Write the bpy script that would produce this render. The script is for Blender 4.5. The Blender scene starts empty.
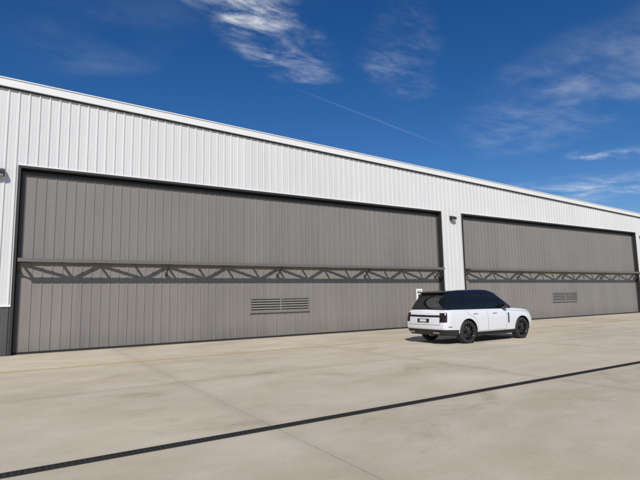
import bpy, bmesh, math, random
from mathutils import Vector, Matrix
random.seed(3)
scene=bpy.context.scene
col=bpy.context.collection
scene.view_settings.view_transform='Standard'
scene.view_settings.look='None'
scene.view_settings.exposure=0
scene.view_settings.gamma=1

# ------------------------------------------------------------ helpers
def link(o,parent=None):
    col.objects.link(o)
    if parent: o.parent=parent
    return o
def empty(name,loc=(0,0,0)):
    o=bpy.data.objects.new(name,None); o.location=loc; col.objects.link(o); return o
def mesh_obj(name,verts,faces,mats,parent=None,midx=None,smooth=False):
    me=bpy.data.meshes.new(name); me.from_pydata(verts,[],faces)
    for m in (mats if isinstance(mats,(list,tuple)) else [mats]): me.materials.append(m)
    if midx:
        for p,i in zip(me.polygons,midx): p.material_index=i
    if smooth:
        for p in me.polygons: p.use_smooth=True
    me.update()
    o=bpy.data.objects.new(name,me); return link(o,parent)
class Geo:
    def __init__(s): s.v=[]; s.f=[]; s.m=[]
    def box(s,x0,x1,y0,y1,z0,z1,m=0):
        b=len(s.v)
        s.v+=[(x0,y0,z0),(x1,y0,z0),(x1,y1,z0),(x0,y1,z0),(x0,y0,z1),(x1,y0,z1),(x1,y1,z1),(x0,y1,z1)]
        for q in [(0,3,2,1),(4,5,6,7),(0,1,5,4),(1,2,6,5),(2,3,7,6),(3,0,4,7)]:
            s.f.append(tuple(b+i for i in q)); s.m.append(m)
    def bar(s,p,q,w,h=None,m=0,up=Vector((0,0,1))):
        h=h or w; p=Vector(p); q=Vector(q); d=(q-p).normalized()
        a=d.cross(up)
        if a.length<1e-4: a=Vector((1,0,0))
        a.normalize(); c=a.cross(d).normalized(); b=len(s.v)
        for e in (p,q):
            for i,j in ((-1,-1),(1,-1),(1,1),(-1,1)):
                s.v.append(tuple(e+a*(w/2*i)+c*(h/2*j)))
        for q4 in [(0,1,2,3),(7,6,5,4),(0,4,5,1),(1,5,6,2),(2,6,7,3),(3,7,4,0)]:
            s.f.append(tuple(b+i for i in q4)); s.m.append(m)
    def quad(s,a,b_,c,d,m=0):
        b=len(s.v); s.v+=[tuple(a),tuple(b_),tuple(c),tuple(d)]; s.f.append((b,b+1,b+2,b+3)); s.m.append(m)
    def obj(s,name,mats,parent=None,bevel=0,smooth=False):
        o=mesh_obj(name,s.v,s.f,mats,parent,s.m,smooth)
        bm=bmesh.new(); bm.from_mesh(o.data); bmesh.ops.recalc_face_normals(bm,faces=bm.faces); bm.to_mesh(o.data); bm.free()
        if bevel:
            md=o.modifiers.new("bevel",'BEVEL'); md.width=bevel; md.segments=2; md.limit_method='ANGLE'
        return o
def math_n(nt,op,a,b=None,c=None,clamp=False):
    n=nt.nodes.new('ShaderNodeMath'); n.operation=op; n.use_clamp=clamp
    for i,x in enumerate((a,b,c)):
        if x is None: continue
        if isinstance(x,(int,float)): n.inputs[i].default_value=x
        else: nt.links.new(x,n.inputs[i])
    return n.outputs[0]
def mix(nt,fac,a,b,bt='MIX'):
    n=nt.nodes.new('ShaderNodeMix'); n.data_type='RGBA'; n.blend_type=bt
    def s(i,x):
        if isinstance(x,(int,float)): n.inputs[i].default_value=x
        elif isinstance(x,tuple): n.inputs[i].default_value=(x+(1,)) if len(x)==3 else x
        else: nt.links.new(x,n.inputs[i])
    s(0,fac); s(6,a); s(7,b); return n.outputs[2]
def noise(nt,vec,scale,detail=4,rough=.55,dist=0,out='Fac'):
    n=nt.nodes.new('ShaderNodeTexNoise'); n.inputs['Scale'].default_value=scale
    n.inputs['Detail'].default_value=detail; n.inputs['Roughness'].default_value=rough; n.inputs['Distortion'].default_value=dist
    nt.links.new(vec,n.inputs['Vector']); return n.outputs[out]
def ramp(nt,fac,a,b):
    n=nt.nodes.new('ShaderNodeMapRange'); n.interpolation_type='SMOOTHSTEP'
    n.inputs['From Min'].default_value=a; n.inputs['From Max'].default_value=b
    nt.links.new(fac,n.inputs['Value']); return n.outputs[0]
def scalev(nt,vec,sx,sy,sz,rot=0):
    n=nt.nodes.new('ShaderNodeMapping'); n.inputs['Scale'].default_value=(sx,sy,sz); n.inputs['Rotation'].default_value=(0,0,rot); nt.links.new(vec,n.inputs['Vector']); return n.outputs[0]
def mat(name,color,rough=.5,metal=0,spec=None,coat=0,ior=None):
    m=bpy.data.materials.new(name); m.use_nodes=True; b=m.node_tree.nodes['Principled BSDF']
    b.inputs['Base Color'].default_value=(*color,1); b.inputs['Roughness'].default_value=rough; b.inputs['Metallic'].default_value=metal
    if coat: b.inputs['Coat Weight'].default_value=coat; b.inputs['Coat Roughness'].default_value=.03
    if ior: b.inputs['IOR'].default_value=ior
    return m
def geo_pos(nt): 
    return nt.nodes.new('ShaderNodeNewGeometry').outputs['Position']
def metal_mat(name,color,rough,panel=.915,var=.06,dirt=.12,off=0.0):
    m=mat(name,color,rough); nt=m.node_tree; b=nt.nodes['Principled BSDF']
    P=geo_pos(nt); sep=nt.nodes.new('ShaderNodeSeparateXYZ'); nt.links.new(P,sep.inputs[0])
    fl=math_n(nt,'FLOOR',math_n(nt,'DIVIDE',math_n(nt,'ADD',sep.outputs[0],off),panel))
    zf=math_n(nt,'FLOOR',math_n(nt,'DIVIDE',sep.outputs[2],3.1))
    wn=nt.nodes.new('ShaderNodeTexWhiteNoise'); wn.noise_dimensions='2D'
    cx=nt.nodes.new('ShaderNodeCombineXYZ'); nt.links.new(fl,cx.inputs[0]); nt.links.new(zf,cx.inputs[1]); nt.links.new(cx.outputs[0],wn.inputs['Vector'])
    v=math_n(nt,'ADD',math_n(nt,'MULTIPLY',wn.outputs[0],var),1-var/2)
    st=noise(nt,scalev(nt,P,6,6,.35),1.0,3,.6)      # vertical streaks
    bl=noise(nt,P,.5,3,.6)
    d=math_n(nt,'MULTIPLY',math_n(nt,'MULTIPLY',st,bl),dirt*2.2)
    v=math_n(nt,'SUBTRACT',v,d)
    g=math_n(nt,'MULTIPLY',ramp(nt,sep.outputs[2],.9,0.0),math_n(nt,'MULTIPLY',st,.30))
    v=math_n(nt,'SUBTRACT',v,g)
    mm=nt.nodes.new('ShaderNodeVectorMath'); mm.operation='SCALE'; mm.inputs[0].default_value=color; nt.links.new(v,mm.inputs['Scale'])
    nt.links.new(mm.outputs[0],b.inputs['Base Color'])
    r=math_n(nt,'ADD',math_n(nt,'MULTIPLY',bl,.25),rough-.12); nt.links.new(r,b.inputs['Roughness'])
    return m

white=metal_mat("white_ribbed_steel",(.67,.67,.66),.42,var=.04,dirt=.10)
trimw=metal_mat("white_trim",(.78,.78,.76),.4,panel=6.1,var=.03,dirt=.05)
doorm=metal_mat("gray_ribbed_steel",(.232,.214,.194),.48,var=.09,dirt=.18)
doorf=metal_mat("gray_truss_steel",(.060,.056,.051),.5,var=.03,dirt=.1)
chordm=metal_mat("gray_chord_steel",(.15,.139,.127),.5,var=.03,dirt=.1)
dark=mat("dark_bronze_trim",(.030,.027,.025),.5)
gray=metal_mat("gray_wainscot",(.085,.085,.085),.5)
rubber=mat("black_rubber",(.015,.015,.015),.8)
lamp_m=mat("bronze_lamp_housing",(.03,.027,.025),.4)
lens_m=mat("frosted_lens",(.5,.5,.48),.3)

# ------------------------------------------------------------ building
H=6.2; GAP=1.78; DW=19.66; TW=.085
doors=[0.0,19.67+GAP,19.67+GAP+DW+GAP]
BX0=-9.0; BX1=doors[2]+DW+8
def roofz(x): return 9.17-.0318*(x+.74)
hangar=empty("aircraft_hangar")
def ribbed(name,x0,x1,z0,z1f,y,m,pitch=.305,dep=.034,bw=.075,tw=.028,minor=True,phase=0.0):
    pts=[(x0,0)]
    k=math.floor((x0-phase)/pitch)
    while True:
        c=phase+(k+.5)*pitch; k+=1
        if c-bw/2<=x0: continue
        if c+bw/2>=x1: break
        pts+=[(c-bw/2,0),(c-tw/2,dep),(c+tw/2,dep),(c+bw/2,0)]
        if minor and c+pitch<x1:
            for q in (.36,.64):
                cc=c+pitch*q; pts+=[(cc-.014,0),(cc-.006,.004),(cc+.006,.004),(cc+.014,0)]
    pts.append((x1,0))
    g=Geo()
    for i,(x,d) in enumerate(pts):
        g.v.append((x,y-d,z0)); g.v.append((x,y-d,z1f(x) if callable(z1f) else z1f))
    for i in range(len(pts)-1):
        g.f.append((2*i,2*i+2,2*i+3,2*i+1)); g.m.append(0)
    return g.obj(name,[m],hangar)
WY=0.0
ribbed("upper_wall_panels",BX0,BX1,H+.10,lambda x:roofz(x)-.28,WY,white)
segs=[(BX0,doors[0]-TW)]
for a,b in zip(doors[:-1],doors[1:]): segs.append((a+DW+TW,b-TW))
segs.append((doors[2]+DW+TW,BX1))
for i,(a,b) in enumerate(segs):
    ribbed("pier_panels_%d"%i,a,b,1.62,H+.098,WY,white)
    ribbed("wainscot_panels_%d"%i,a,b,.02,1.56,WY,gray)
    g=Geo(); g.box(a,b,-.045,.02,1.56,1.62); g.obj("wainscot_cap_%d"%i,[trimw],hangar)
    g=Geo(); g.box(a,b,-.02,.05,0,.02); g.obj("base_angle_%d"%i,[dark],hangar)
for i,d in enumerate(doors):
    g=Geo()
    g.box(d-TW,d+DW+TW,-.05,.03,H-.01,H+.07)
    g.box(d-TW,d,-.05,.03,0,H-.01); g.box(d+DW,d+DW+TW,-.05,.03,0,H-.01)
    g.box(d-TW,d-.003,.03,.42,0,H-.012); g.box(d+DW+.003,d+DW+TW,.03,.42,0,H-.012)
    g.box(d-TW,d+DW+TW,.03,.42,H-.01,H+.06)
    g.obj("door_frame_%d"%i,[dark],hangar)
    g=Geo(); g.box(d-TW,d+DW+TW,-.042,.01,H+.072,H+.11); g.obj("head_flashing_%d"%i,[trimw],hangar)
    YD=.20; MID=3.10
    ribbed("door_lower_leaf_%d"%i,d+.03,d+DW-.03,.07,MID-.04,YD,doorm,phase=d,dep=.021,bw=.066,minor=False)
    ribbed("door_upper_leaf_%d"%i,d+.03,d+DW-.03,MID+.04,H-.13,YD,doorm,phase=d,dep=.021,bw=.066,minor=False)
    g=Geo(); g.box(d+.02,d+DW-.02,YD+.01,YD+.12,.05,H-.05); g.obj("door_core_%d"%i,[dark],hangar)
    g=Geo(); g.box(d+.02,d+DW-.02,YD-.045,YD+.005,.0,.068); g.obj("door_bottom_seal_%d"%i,[rubber],hangar)
    g=Geo(); g.box(d+.03,d+DW-.03,YD-.05,YD+.005,H-.19,H-.13); g.box(d+.03,d+.10,YD-.05,YD+.002,.07,H-.19); g.box(d+DW-.10,d+DW-.03,YD-.05,YD+.002,.07,H-.19)
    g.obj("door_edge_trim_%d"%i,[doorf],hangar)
    yw=YD-.07; yo=yw-.56; zt=3.06; g=Geo()
    g.bar((d+.06,yw,zt),(d+DW-.06,yw,zt),.09,.09)
    g.bar((d+.04,yo,zt),(d+DW-.30,yo,zt),.10,.12,m=1)
    n=16; L=(DW-.55)/n
    for k in range(n+1):
        x=d+.12+k*L
        g.bar((x,yw-.045,zt-.003),(x,yo+.05,zt-.003),.07,.07)
        if k<n:
            if k%2==0: g.bar((x,yw-.05,zt+.002),(x+L,yo+.05,zt+.002),.08,.065)
            else: g.bar((x,yo+.05,zt+.002),(x+L,yw-.05,zt+.002),.08,.065)
        if k%4==0:
            g.bar((x,yw-.01,zt-.40),(x,yo+.08,zt-.06),.05,.05)
            g.box(x-.045,x+.045,yw-.03,YD-.030,zt-.47,zt-.34)
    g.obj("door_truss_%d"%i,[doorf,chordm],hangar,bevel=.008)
    g=Geo()
    for k in range(17):
        x=d+.6+k*1.15
        g.box(x-.07,x+.07,YD-.055,YD+.0,MID-.035,MID+.07)
    g.obj("door_hinges_%d"%i,[chordm],hangar)
    g=Geo(); lx0=d+8.38; lx1=lx0+2.90; lz0=1.06; lz1=1.68
    for (a,b) in ((lx0,lx0+.05),(lx1-.05,lx1),(lx0+(lx1-lx0)/2-.025,lx0+(lx1-lx0)/2+.025)):
        g.box(a,b,YD-.075,YD+.008,lz0,lz1)
    g.box(lx0+.05,lx1-.05,YD-.073,YD+.008,lz0,lz0+.04); g.box(lx0+.05,lx1-.05,YD-.073,YD+.008,lz1-.04,lz1)
    for k in range(5):
        z=lz0+.065+k*.108
        g.quad((lx0+.05,YD-.070,z),(lx1-.05,YD-.070,z),(lx1-.05,YD-.012,z+.075),(lx0+.05,YD-.012,z+.075))
        g.quad((lx0+.05,YD-.070,z-.018),(lx1-.05,YD-.070,z-.018),(lx1-.05,YD-.070,z),(lx0+.05,YD-.070,z))
    g.obj("door_louver_%d"%i,[doorm],hangar)
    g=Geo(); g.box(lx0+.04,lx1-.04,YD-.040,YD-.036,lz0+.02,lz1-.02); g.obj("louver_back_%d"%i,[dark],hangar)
g=Geo()
def slab(g,x0,x1,y0,y1,o0,o1,m=0):
    b=len(g.v)
    for x in (x0,x1):
        for y in (y0,y1):
            for o in (o0,o1): g.v.append((x,y,roofz(x)+o))
    for q in [(0,1,3,2),(4,6,7,5),(0,4,5,1),(2,3,7,6),(0,2,6,4),(1,5,7,3)]:
        g.f.append(tuple(b+i for i in q)); g.m.append(m)
x=BX0-.1
while x<BX1+.1:
    x2=min(x+6.1,BX1+.1)
    slab(g,x+.0015,x2-.0015,-.13,.06,-.26,.0); x=x2
slab(g,BX0-.12,BX1+.12,-.16,.05,.002,.035)
g.obj("rake_trim",[trimw],hangar)
g=Geo(); slab(g,BX0,BX1,-.06,.04,-.31,-.262); g.obj("trim_drip_edge",[dark],hangar)
g=Geo(); slab(g,BX0-.1,BX1+.1,.06,40,-.12,-.02); g.obj("roof",[trimw],hangar)
g=Geo()
for xx in (BX0,BX1):
    g.quad((xx,.0,0),(xx,39.9,0),(xx,39.9,roofz(xx)-.13),(xx,.0,roofz(xx)-.13))
g.quad((BX0,39.9,0),(BX1,39.9,0),(BX1,39.9,roofz(BX1)-.13),(BX0,39.9,roofz(BX0)-.13))
g.obj("side_and_back_walls",[white],hangar)

def wall_light(x,z):
    e=empty("wall_light",(x,-.035,z))
    g=Geo()
    pr=[(-.0,.13),(-.07,.13),(-.22,.05),(-.22,-.05),(-.12,-.11),(0,-.11)]
    for sx in (-.17,.17):
        for y,zz in pr: g.v.append((sx,y,zz))
    n=len(pr)
    g.f.append(tuple(range(n))); g.f.append(tuple(range(2*n-1,n-1,-1))); g.m+=[0,0]
    for i in range(n): g.f.append((i,(i+1)%n,n+(i+1)%n,n+i)); g.m.append(0)
    g.obj("housing",[lamp_m],e,bevel=.012)
    g=Geo(); g.bar((0,-.205,-.085),(0,-.13,-.125),.26,.01); g.obj("lens",[lens_m],e)
    g=Geo(); g.box(-.09,.09,-.0,.03,-.08,.08); g.obj("junction_box",[lamp_m],e)
wall_light(20.56,5.92); wall_light(-.62,5.95); wall_light(doors[1]+DW+.9,5.92)

e=empty("notice_sign",(18.03,.155,1.70))
g=Geo(); g.box(-.21,.21,-.012,.008,-.31,.31); g.obj("panel",[mat("sign_white",(.8,.8,.78),.4)],e,bevel=.004)
g=Geo()
g.box(-.09,.09,-.016,-.013,-.20,.02); g.box(-.13,.13,-.016,-.013,.10,.13); g.box(-.13,.13,-.016,-.013,.17,.20)
g.obj("lettering",[mat("sign_black",(.02,.02,.02),.5)],e)

# ------------------------------------------------------------ ground
def concrete():
    m=mat("concrete",(.42,.39,.32),.85); nt=m.node_tree; b=nt.nodes['Principled BSDF']
    P=geo_pos(nt); sep=nt.nodes.new('ShaderNodeSeparateXYZ'); nt.links.new(P,sep.inputs[0])
    X,Y=sep.outputs[0],sep.outputs[1]
    big=noise(nt,P,.16,4,.6); mid=noise(nt,scalev(nt,P,.6,1.0,1),.9,5,.66); fine=noise(nt,P,22,3,.7); sp=noise(nt,P,110,1,.6)
    ax=math_n(nt,'DIVIDE',math_n(nt,'SUBTRACT',X,3.05),6.1); ay=math_n(nt,'DIVIDE',math_n(nt,'ADD',Y,12.75),4.22)
    wn=nt.nodes.new('ShaderNodeTexWhiteNoise'); wn.noise_dimensions='2D'
    cx=nt.nodes.new('ShaderNodeCombineXYZ'); nt.links.new(math_n(nt,'FLOOR',ax),cx.inputs[0]); nt.links.new(math_n(nt,'FLOOR',ay),cx.inputs[1]); nt.links.new(cx.outputs[0],wn.inputs['Vector'])
    v=math_n(nt,'ADD',math_n(nt,'MULTIPLY',wn.outputs[0],.06),.93)
    v=math_n(nt,'ADD',v,math_n(nt,'MULTIPLY',math_n(nt,'SUBTRACT',big,.5),.55))
    v=math_n(nt,'ADD',v,math_n(nt,'MULTIPLY',math_n(nt,'SUBTRACT',mid,.5),.40))
    v=math_n(nt,'ADD',v,math_n(nt,'MULTIPLY',math_n(nt,'SUBTRACT',fine,.5),.26))
    v=math_n(nt,'ADD',v,math_n(nt,'MULTIPLY',math_n(nt,'SUBTRACT',sp,.5),.34))
    stn=ramp(nt,noise(nt,scalev(nt,P,.45,.7,1),.9,6,.72,.5),.54,.72)
    v=math_n(nt,'SUBTRACT',v,math_n(nt,'MULTIPLY',stn,.16))
    spot=ramp(nt,noise(nt,P,2.6,3,.5),.70,.76)
    v=math_n(nt,'SUBTRACT',v,math_n(nt,'MULTIPLY',spot,.12))
    v=math_n(nt,'SUBTRACT',v,math_n(nt,'MULTIPLY',ramp(nt,Y,-11.5,-14.0),.07))
    def joint(a,pitch):
        fr=math_n(nt,'ABSOLUTE',math_n(nt,'SUBTRACT',math_n(nt,'FRACT',math_n(nt,'ADD',a,.5)),.5))
        return math_n(nt,'MULTIPLY',fr,pitch)
    jx=joint(ax,6.1); jy=joint(ay,4.22)
    j=math_n(nt,'MINIMUM',jx,jy)
    line=ramp(nt,math_n(nt,'ADD',j,math_n(nt,'MULTIPLY',fine,.006)),.013,.006)
    halo=math_n(nt,'MULTIPLY',ramp(nt,j,.30,.0),math_n(nt,'MULTIPLY',mid,.16))
    v=math_n(nt,'SUBTRACT',v,halo)
    v=math_n(nt,'MULTIPLY',v,math_n(nt,'SUBTRACT',1.0,math_n(nt,'MULTIPLY',line,.34)))
    c=mix(nt,ramp(nt,mid,.3,.7),(.530,.445,.318),(.545,.480,.370))
    c=mix(nt,stn,c,(.50,.410,.285))
    mm=nt.nodes.new('ShaderNodeVectorMath'); mm.operation='SCALE'; nt.links.new(c,mm.inputs[0]); nt.links.new(v,mm.inputs['Scale'])
    nt.links.new(mm.outputs[0],b.inputs['Base Color'])
    return m
conc=concrete()
mesh_obj("ground",[(-400,-400,0),(500,-400,0),(500,400,0),(-400,400,0)],[(0,1,2,3)],conc)
ym=mat("worn_yellow_paint",(.5,.38,.1),.7); nt=ym.node_tree; b=nt.nodes['Principled BSDF']; P=geo_pos(nt)
w=ramp(nt,noise(nt,P,4,5,.75),.32,.50); c=mix(nt,w,(.50,.43,.29),(.60,.42,.10)); nt.links.new(c,b.inputs['Base Color'])
mesh_obj("painted_line",[(BX0,-4.43,.004),(BX1,-4.43,.004),(BX1,-4.29,.004),(BX0,-4.29,.004)],[(0,1,2,3)],ym)
td=empty("trench_drain")
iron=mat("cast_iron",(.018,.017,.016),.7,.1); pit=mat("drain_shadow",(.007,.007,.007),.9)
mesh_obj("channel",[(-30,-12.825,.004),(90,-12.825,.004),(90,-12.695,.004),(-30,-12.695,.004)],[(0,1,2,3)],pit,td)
g=Geo(); g.box(-30,90,-12.838,-12.823,.0,.010); g.box(-30,90,-12.697,-12.682,.0,.010)
x=-12
while x<70:
    g.box(x,x+.028,-12.823,-12.697,.005,.009); x+=.06
g.obj("grate",[iron],td)

# ------------------------------------------------------------ car
paint=mat("white_car_paint",(.70,.71,.72),.30,coat=1)
glass=mat("tinted_glass",(.008,.009,.010),.03,ior=1.5)
gblack=mat("gloss_black_paint",(.008,.008,.009),.12,coat=1)
pblack=mat("pillar_black",(.006,.006,.006),.25)
sblack=mat("satin_black_plastic",(.018,.018,.018),.5)
tire=mat("tire_rubber",(.022,.022,.022),.75)
rimm=mat("gloss_black_wheel",(.02,.02,.021),.2,.4,coat=.6)
tail=mat("smoked_tail_lamp",(.022,.005,.005),.15,coat=.4)
seam=mat("panel_gap",(.03,.03,.03),.8)
platem=mat("licence_plate",(.7,.7,.68),.4)
chrome=mat("bright_metal",(.6,.6,.6),.2,1)
discm=mat("brake_disc",(.25,.25,.25),.35,1)
car=empty("parked_suv",(12.18,-6.12,0))
def interp(tab,x):
    if x<=tab[0][0]: return tab[0][1]
    for (a,va),(b_,vb) in zip(tab[:-1],tab[1:]):
        if x<=b_:
            t=(x-a)/(b_-a); t=t*t*(3-2*t)*.5+t*.5
            return va+(vb-va)*t
    return tab[-1][1]
def loft(zb,zt,wt,xr,xf,rr,ry,rb,fr,fy,fb,ts,nx=56,capn=10,crown=.02):
    def ring(t):
        X0=xr(t);X1=xf(t);W=wt(t);pts=[]
        yr=W-ry;yf=W-fy
        for k in range(8):
            y=yr*k/8; pts.append((X0-rb*(1-(y/yr)**2),y))
        for k in range(9):
            a=math.pi/2*k/9; pts.append((X0+rr*(1-math.cos(a)),yr+ry*math.sin(a)))
        for k in range(nx+1):
            pts.append((X0+rr+(X1-fr-X0-rr)*k/nx,W))
        for k in range(1,10):
            a=math.pi/2*(1-k/9); pts.append((X1-fr*(1-math.cos(a)),yf+fy*math.sin(a)))
        for k in range(1,9):
            y=yf*(1-k/8); pts.append((X1+fb*(1-(y/yf)**2),y))
        return pts
    V=[];Fc=[]
    nring=None
    for t in ts:
        h=ring(t); n=len(h)
        full=h+[(x,-y) for x,y in h[-2:0:-1]]
        nring=len(full)
        for x,y in full:
            V.append((x,y,zb(x)+(zt(x)-zb(x))*t))
    R_=len(ts)
    for r in range(R_-1):
        for i in range(nring):
            j=(i+1)%nring
            Fc.append((r*nring+i,r*nring+j,(r+1)*nring+j,(r+1)*nring+i))
    base=(R_-1)*nring; n=len(h)
    rows=[]
    for i in range(n):
        x,y=h[i]
        if i==0 or i==n-1: rows.append([base+i]*(capn+1)); continue
        row=[base+i]
        for k in range(1,capn):
            s=1-2*k/capn; yy=y*s
            V.append((x,yy,zt(x)+crown*(1-s*s)*min(1,y/.5))); row.append(len(V)-1)
        row.append(base+(nring-i)); rows.append(row)
    for i in range(n-1):
        for k in range(capn):
            q=[rows[i][k],rows[i][k+1],rows[i+1][k+1],rows[i+1][k]]
            qq=[]
            for a in q:
                if a not in qq: qq.append(a)
            if len(qq)>=3: Fc.append(tuple(qq))
    return V,Fc,nring
def zb(x): return .27+.05*max(0,(.9-x)/.9)**1.5+.04*max(0,(x-4.3)/.75)
def zt(x): return interp([(0,1.13),(.3,1.17),(1.5,1.165),(3.6,1.15),(3.9,1.135),(4.6,1.08),(4.9,1.02),(5.1,.95)],x)
def bw(t): return interp([(0,.90),(.05,.955),(.15,.985),(.4,1.0),(.68,1.003),(.80,.99),(.88,.97),(.94,.945),(.98,.915),(1,.885)],t)
def bxr(t): return interp([(0,.16),(.15,.09),(.3,.05),(.5,.05),(.7,.07),(.9,.10),(1,.17)],t)
def bxf(t): return interp([(0,4.78),(.15,4.9),(.4,4.95),(.7,4.93),(.9,4.88),(1,4.80)],t)
RR,RY,FR,FY=.30,.17,.60,.24
ts=[i/34 for i in range(35)]
V,Fc,nring=loft(zb,zt,bw,bxr,bxf,RR,RY,.05,FR,FY,.09,ts)
me=bpy.data.meshes.new("body"); me.from_pydata(V,[],Fc)
for m in (paint,sblack,gblack,tail,rubber): me.materials.append(m)
for pi,p in enumerate(me.polygons):
    c=p.center; i=0
    p.use_smooth=True
    if pi<34*nring:
        row=pi//nring; j=pi%nring; j=min(j,nring-1-j)
        if row<4: i=1
        if row<8 and c.x<.74: i=1
        if j<7 and 25<=row<=27: i=2
        if 7<=j<=12 and 18<=row<=30: i=3
        if j>=nring//2-8 and 19<=row<=27: i=2
        if nring//2-13<=j<nring//2-8 and 24<=row<=28: i=2
    p.material_index=i
body=bpy.data.objects.new("body",me); link(body,car)
bm=bmesh.new(); bm.from_mesh(me)
be=[e_ for e_ in bm.edges if e_.is_boundary]
r=bmesh.ops.contextual_create(bm,geom=be)
for f in bm.faces:
    if len(f.verts)>20: f.material_index=1; f.smooth=False
bmesh.ops.recalc_face_normals(bm,faces=bm.faces); bm.to_mesh(me); bm.free()
WX=[1.17,4.13]; WR=.395
def cyl_mesh(name,x,y0,y1,z,r,m,seg=64):
    g=Geo()
    for y in (y0,y1):
        for k in range(seg):
            a=2*math.pi*k/seg; g.v.append((x+r*math.cos(a),y,z+r*math.sin(a)))
    g.f.append(tuple(range(seg))); g.f.append(tuple(range(2*seg-1,seg-1,-1))); g.m+=[0,0]
    for k in range(seg): g.f.append((k,(k+1)%seg,seg+(k+1)%seg,seg+k)); g.m.append(0)
    return g.obj(name,[m])
cuts=[]
for x in WX:
    for sgn in (-1,1):
        c=cyl_mesh("cut",x,sgn*.62,sgn*1.3,.40,.455,rubber); cuts.append(c)
        md=body.modifiers.new("arch",'BOOLEAN'); md.operation='DIFFERENCE'; md.object=c; md.solver='EXACT'
        try: md.material_mode='TRANSFER'
        except Exception: pass
        c.parent=car
bpy.context.view_layer.update()
dg=bpy.context.evaluated_depsgraph_get()
nm=bpy.data.meshes.new_from_object(body.evaluated_get(dg))
body.modifiers.clear(); body.data=nm
for c in cuts: bpy.data.objects.remove(c,do_unlink=True)
def body_y(x,z):
    t=min(1,max(0,(z-zb(x))/(zt(x)-zb(x)))); W=bw(t); X0=bxr(t);X1=bxf(t)
    if x<X0+RR:
        u=max(0,min(1,1-(x-X0)/RR)); return W-RY+RY*math.sqrt(max(0,1-u*u))
    if x>X1-FR:
        u=max(0,min(1,1-(X1-x)/FR)); return W-FY+FY*math.sqrt(max(0,1-u*u))
    return W
def gzb(x): return zt(x)-.03
def gzt(x): return interp([(0,1.77),(.35,1.79),(1.2,1.835),(2.3,1.85),(2.9,1.835),(3.9,1.80)],x)
GT=[i/28 for i in range(29)]
def gw(t): return interp([(0,.895),(.15,.875),(.8,.735),(.9,.70),(.96,.665),(1,.62)],t)
def gxr(t): return interp([(0,.20),(.8,.46),(.93,.52),(1,.58)],t)
def gxf(t): return 3.86-1.02*t**1.12-(.12*max(0,(t-.85)/.15)**2)
GR,GRY,GF,GFY=.22,.12,.42,.12
V,Fc,_=loft(gzb,gzt,gw,gxr,gxf,GR,GRY,.05,GF,GFY,.12,GT,nx=40,crown=.025)
me=bpy.data.meshes.new("greenhouse"); me.from_pydata(V,[],Fc)
for m in (glass,gblack): me.materials.append(m)
for p in me.polygons:
    c=p.center; p.use_smooth=True
    z0=gzb(c.x); t=(c.z-z0)/(gzt(c.x)-z0); p.material_index=1 if t>.86 else 0
bm=bmesh.new(); bm.from_mesh(me); bmesh.ops.recalc_face_normals(bm,faces=bm.faces); bm.to_mesh(me); bm.free()
link(bpy.data.objects.new("greenhouse",me),car)
def gh_y(x,z):
    t=min(1,max(0,(z-gzb(x))/(gzt(x)-gzb(x)))); W=gw(t);X0=gxr(t);X1=gxf(t)
    if x<X0+GR:
        u=max(0,min(1,1-(x-X0)/GR)); return W-GRY+GRY*math.sqrt(max(0,1-u*u))
    if x>X1-GF:
        u=max(0,min(1,1-(X1-x)/GF)); return W-GFY+GFY*math.sqrt(max(0,1-u*u))
    return W
def strips(name,paths,w,m,yf,off=.0015):
    g=Geo()
    for pth in paths:
        d=[]
        for (a,b_) in zip(pth[:-1],pth[1:]):
            nseg=max(1,int(math.hypot(b_[0]-a[0],b_[1]-a[1])/.04))
            for k in range(nseg): d.append((a[0]+(b_[0]-a[0])*k/nseg,a[1]+(b_[1]-a[1])*k/nseg))
        d.append(pth[-1])
        for sgn in (-1,1):
            prev=None
            for i,(x,z) in enumerate(d):
                q=d[min(i+1,len(d)-1)]; p0=d[max(i-1,0)]; tx,tz=q[0]-p0[0],q[1]-p0[1]; l=math.hypot(tx,tz) or 1
                nx_,nz_=-tz/l*w/2,tx/l*w/2
                a=(x+nx_,sgn*(yf(x+nx_,z+nz_)+off),z+nz_); b_=(x-nx_,sgn*(yf(x-nx_,z-nz_)+off),z-nz_)
                b0=len(g.v); g.v+=[a,b_]
                if prev is not None: g.f.append((prev,prev+1,b0+1,b0)); g.m.append(0)
                prev=b0
    return g.obj(name,[m],car,smooth=True)
strips("door_seams",[
  [(3.22,1.10),(3.24,.80),(3.20,.41)],[(2.20,1.11),(2.19,.41)],
  [(1.10,1.12),(1.22,1.0),(1.52,.86),(1.66,.66),(1.67,.41)],[(1.67,.41),(3.20,.41)],
  [(3.30,1.09),(4.75,.98)]],.009,seam,body_y)
arcs=[]
for wx in WX:
    a0=-.02 if wx>2 else -.06
    arcs.append([(wx+.470*math.cos(a),.40+.470*math.sin(a)) for a in [a0+(math.pi-2*a0)*k/30 for k in range(31)]])
strips("wheel_arch_lips",arcs,.034,paint,body_y,.006)
strips("belt_moulding",[[(.45,1.143),(1.5,1.148),(3.0,1.140),(3.55,1.134)]],.02,gblack,gh_y,.012)
strips("window_pillars",[[(1.13,1.17),(1.23,1.74)],[(2.20,1.17),(2.22,1.76)],[(3.08,1.17),(2.96,1.45)]],.055,pblack,gh_y,.004)
strips("side_vent",[[(3.34,.99),(3.33,.62)]],.075,gblack,body_y,.004)
strips("door_handles",[[(1.45,1.0),(1.68,1.0)],[(2.46,.99),(2.70,.99)]],.022,seam,body_y,.004)
g=Geo()
for s in (-1,1):
    y=s*.965
    g.box(1.68,3.62,min(y,y-s*.12),max(y,y-s*.12),.235,.30)
g.obj("side_sill",[sblack],car,bevel=.02)
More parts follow.
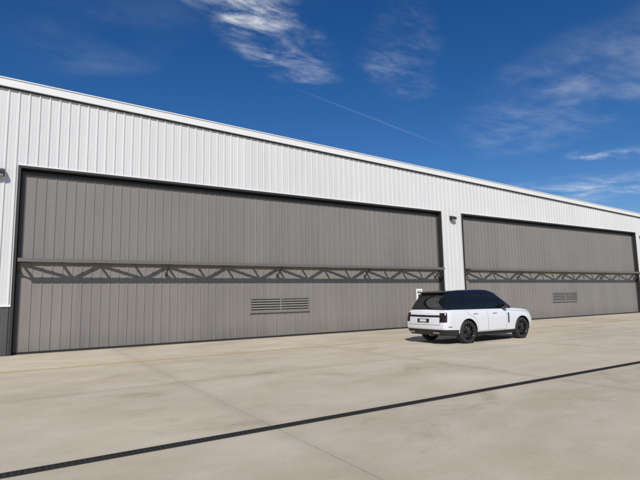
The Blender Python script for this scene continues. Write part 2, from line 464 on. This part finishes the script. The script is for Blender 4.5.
for s in (-1,1):
    g=Geo()
    g.box(3.02,3.20,min(s*.93,s*1.11),max(s*.93,s*1.11),1.165,1.33); o=g.obj("mirror",[gblack],car,bevel=.05); o.modifiers[0].segments=4
    g=Geo(); g.box(3.05,3.12,min(s*.86,s*.95),max(s*.86,s*.95),1.15,1.20); g.obj("mirror_stalk",[sblack],car)
g=Geo()
g.box(.33,.66,-.60,.60,1.748,1.800); o=g.obj("roof_spoiler",[gblack],car,bevel=.022); o.modifiers[0].segments=4
g=Geo(); g.v+=[(.95,-.02,1.84),(.95,.02,1.84),(1.12,.02,1.84),(1.12,-.02,1.84),(.97,-.005,1.90),(.97,.005,1.90)]
g.f+=[(0,1,5,4),(1,2,5),(0,4,3),(4,5,2,3)]; g.m+=[0]*4; g.obj("roof_antenna",[gblack],car)
g=Geo(); g.box(-.012,.05,-.27,.27,.74,.87); g.obj("licence_plate_holder",[gblack],car,bevel=.004)
g=Geo(); g.box(-.018,-.0125,-.155,.155,.765,.85); g.obj("licence_plate",[platem],car)
strips("bumper_reflector",[[(.20,.60),(.36,.60)]],.026,mat("red_reflector",(.25,.01,.01),.2),body_y,.003)
def rear_x(y,z):
    t=min(1,max(0,(z-zb(.05))/(zt(.1)-zb(.05)))); yr=bw(t)-RY
    return bxr(t)-.05*(1-(min(abs(y),yr)/yr)**2)
g=Geo()
def rstrip(y0,z0,y1,z1,w,off=.003,m=0):
    n=14; prev=None
    l=math.hypot(y1-y0,z1-z0); ny,nz=-(z1-z0)/l*w/2,(y1-y0)/l*w/2
    for k in range(n+1):
        y=y0+(y1-y0)*k/n; z=z0+(z1-z0)*k/n
        b0=len(g.v); g.v+=[(rear_x(y+ny,z+nz)-off,y+ny,z+nz),(rear_x(y-ny,z-nz)-off,y-ny,z-nz)]
        if prev is not None: g.f.append((prev,prev+1,b0+1,b0)); g.m.append(m)
        prev=b0
rstrip(-.72,.66,.72,.66,.009); rstrip(-.72,.66,-.72,1.08,.009); rstrip(.72,.66,.72,1.08,.009)
g.obj("tailgate_seams",[seam],car)
g=Geo()
for s in (-1,1): g.bar((.03,s*.45,.40),(.03,s*.72,.40),.05,.05)
g.obj("exhaust_trim",[chrome],car,bevel=.01)
def wheel(x,s):
    e=bpy.data.objects.new("wheel",None); link(e,car); e.location=(x,s*.857,WR)
    prof=[(.255,-.10),(.30,-.125),(.345,-.130),(.380,-.118),(.393,-.085),(.395,-.04),(.395,.04),(.393,.085),(.380,.118),(.345,.130),(.30,.125),(.285,.115),(.285,-.05),(.255,-.10)]
    g=Geo(); seg=56
    for k in range(seg):
        a=2*math.pi*k/seg
        for r_,y in prof: g.v.append((r_*math.cos(a),y*s,r_*math.sin(a)))
    n=len(prof)
    for k in range(seg):
        for i in range(n-1):
            k2=(k+1)%seg; g.f.append((k*n+i,k*n+i+1,k2*n+i+1,k2*n+i)); g.m.append(0)
    g.obj("tire",[tire],e,smooth=True)
    prof=[(.292,.112),(.292,.122),(.272,.118),(.262,.09),(.255,-.08)]
    g=Geo()
    for k in range(seg):
        a=2*math.pi*k/seg
        for r_,y in prof: g.v.append((r_*math.cos(a),y*s,r_*math.sin(a)))
    n=len(prof)
    for k in range(seg):
        for i in range(n-1):
            k2=(k+1)%seg; g.f.append((k*n+i,k*n+i+1,k2*n+i+1,k2*n+i)); g.m.append(0)
    g.obj("rim",[rimm],e,smooth=True)
    g=Geo()
    for k in range(10):
        a=2*math.pi*(k//2)/5+(-.14 if k%2 else .14); a0=2*math.pi*(k//2)/5+(-.35 if k%2 else .35)*.6
        g.bar((.04*math.cos(a0),s*.075,.04*math.sin(a0)),(.272*math.cos(a*1.0+(-.10 if k%2 else .10)),s*.105,.272*math.sin(a+(-.10 if k%2 else .10))),.03,.032,up=Vector((0,1,0)))
    g.obj("spokes",[rimm],e,bevel=.005)
    g=Geo()
    for y in (.06*s,.108*s):
        for k in range(20):
            a=2*math.pi*k/20; g.v.append((.062*math.cos(a),y,.062*math.sin(a)))
    g.f.append(tuple(range(20))); g.f.append(tuple(range(39,19,-1))); g.m+=[0,0]
    for k in range(20): g.f.append((k,(k+1)%20,20+(k+1)%20,20+k)); g.m.append(0)
    g.obj("hub",[rimm],e)
    g=Geo()
    for y in (.0,.03*s):
        for k in range(32):
            a=2*math.pi*k/32; g.v.append((.19*math.cos(a),y,.19*math.sin(a)))
    g.f.append(tuple(range(32))); g.f.append(tuple(range(63,31,-1))); g.m+=[0,0]
    for k in range(32): g.f.append((k,(k+1)%32,32+(k+1)%32,32+k)); g.m.append(0)
    g.obj("brake_disc",[discm],e)
for x in WX:
    for s in (-1,1): wheel(x,s)

# ------------------------------------------------------------ light + sky
EL,AZ=math.radians(40),math.radians(215)
sd=Vector((math.sin(AZ)*math.cos(EL),math.cos(AZ)*math.cos(EL),math.sin(EL)))
ld=bpy.data.lights.new("sun",'SUN'); ld.energy=4.2; ld.angle=math.radians(.53); ld.color=(1,.955,.89)
lo=bpy.data.objects.new("sun",ld); link(lo); lo.rotation_euler=sd.to_track_quat('Z','Y').to_euler(); lo.location=(-20,-40,40)
w=bpy.data.worlds.new("World"); scene.world=w; w.use_nodes=True; nt=w.node_tree
bg=nt.nodes['Background']; bg.inputs['Strength'].default_value=.10
sky=nt.nodes.new('ShaderNodeTexSky'); sky.sky_type='NISHITA'; sky.sun_disc=False; sky.sun_elevation=EL; sky.sun_rotation=AZ
sky.altitude=600; sky.air_density=1.0; sky.dust_density=.2; sky.ozone_density=4.0
tc=nt.nodes.new('ShaderNodeTexCoord'); sep=nt.nodes.new('ShaderNodeSeparateXYZ'); nt.links.new(tc.outputs['Generated'],sep.inputs[0])
zc=math_n(nt,'MAXIMUM',sep.outputs[2],.03)
PX0=math_n(nt,'DIVIDE',sep.outputs[0],zc); PY0=math_n(nt,'DIVIDE',sep.outputs[1],zc)
cb=nt.nodes.new('ShaderNodeCombineXYZ'); nt.links.new(PX0,cb.inputs[0]); nt.links.new(PY0,cb.inputs[1])
Q=cb.outputs[0]
wr=noise(nt,Q,1.8,5,.55,0,'Color')
ws=nt.nodes.new('ShaderNodeSeparateXYZ'); nt.links.new(wr,ws.inputs[0])
PX=math_n(nt,'ADD',PX0,math_n(nt,'MULTIPLY',math_n(nt,'SUBTRACT',ws.outputs[0],.5),.40))
PY=math_n(nt,'ADD',PY0,math_n(nt,'MULTIPLY',math_n(nt,'SUBTRACT',ws.outputs[1],.5),.40))
nA=noise(nt,scalev(nt,Q,1.4,3.0,1,-.55),3.4,8,.68,.35)
nB=noise(nt,scalev(nt,Q,.6,1.5,1,1.02),1.7,8,.66,.3)
nC=noise(nt,Q,2.6,4,.6)
fA=math_n(nt,'MULTIPLY',ramp(nt,nA,.34,.84),ramp(nt,nC,.34,.70))
fB=math_n(nt,'MULTIPLY',ramp(nt,nB,.34,.84),ramp(nt,nC,.26,.66))
cl=[((.80,1.58),(.83,.56),.46,.24,1.10,'A'),
    ((.56,1.46),(.9,.3),.35,.18,.85,'A'),
    ((1.38,1.50),(.70,.71),.62,.20,.30,'A'),
    ((1.75,2.08),(.976,.218),.85,.012,.06,'-'),
    ((2.45,1.35),(.50,.87),1.2,.60,.40,'B'),
    ((3.62,1.74),(.8,-.6),.45,.16,.9,'A'),
    ((4.9,2.35),(.55,-.83),2.2,.9,.75,'B'),
    ((.25,1.85),(.5,-.86),.6,.30,.10,'B'),
    ((-2.5,1.0),(.8,.6),2.2,.8,.5,'B'),((1.5,-2.5),(.8,.6),2.2,.8,.5,'B')]
tot=None
for (cx,cy),(dx,dy),hl,hw,amt,kind in cl:
    l=math.hypot(dx,dy); dx/=l; dy/=l
    ax=math_n(nt,'SUBTRACT',PX if kind!='-' else PX0,cx); ay=math_n(nt,'SUBTRACT',PY if kind!='-' else PY0,cy)
    U_=math_n(nt,'ADD',math_n(nt,'MULTIPLY',ax,dx),math_n(nt,'MULTIPLY',ay,dy))
    V_=math_n(nt,'SUBTRACT',math_n(nt,'MULTIPLY',ay,dx),math_n(nt,'MULTIPLY',ax,dy))
    e2=math_n(nt,'ADD',math_n(nt,'POWER',math_n(nt,'ABSOLUTE',math_n(nt,'DIVIDE',U_,hl)),2.0),math_n(nt,'POWER',math_n(nt,'ABSOLUTE',math_n(nt,'DIVIDE',V_,hw)),2.0))
    dens=ramp(nt,e2,1.0,.0)
    if kind=='A': dens=math_n(nt,'MULTIPLY',dens,fA)
    if kind=='B': dens=math_n(nt,'MULTIPLY',dens,fB)
    dens=math_n(nt,'MULTIPLY',dens,amt)
    tot=dens if tot is None else math_n(nt,'ADD',tot,dens)
tot=math_n(nt,'MULTIPLY',math_n(nt,'MINIMUM',tot,.8),ramp(nt,sep.outputs[2],.02,.10))
hs=nt.nodes.new('ShaderNodeHueSaturation'); hs.inputs['Hue'].default_value=.508; hs.inputs['Saturation'].default_value=1.30; hs.inputs['Value'].default_value=.86
nt.links.new(sky.outputs[0],hs.inputs['Color'])
c=mix(nt,tot,hs.outputs[0],(8.2,8.5,9.0))
nt.links.new(c,bg.inputs['Color'])

# ------------------------------------------------------------ camera
yaw,pitch,roll=[math.radians(v) for v in (57.857,6.72,1.078)]
F=Vector((math.cos(yaw)*math.cos(pitch),math.sin(yaw)*math.cos(pitch),math.sin(pitch)))
r=Vector((math.sin(yaw),-math.cos(yaw),0)); u=r.cross(F)
Rr=r*math.cos(roll)-u*math.sin(roll); Uu=u*math.cos(roll)+r*math.sin(roll)
cd=bpy.data.cameras.new("camera"); cd.sensor_width=36; cd.lens=27.0; cd.clip_end=3000; cd.clip_start=.05
co=bpy.data.objects.new("camera",cd); col.objects.link(co)
M=Matrix((( Rr.x,Uu.x,-F.x,.101),(Rr.y,Uu.y,-F.y,-18.65),(Rr.z,Uu.z,-F.z,1.7),(0,0,0,1)))
co.matrix_world=M
scene.camera=co
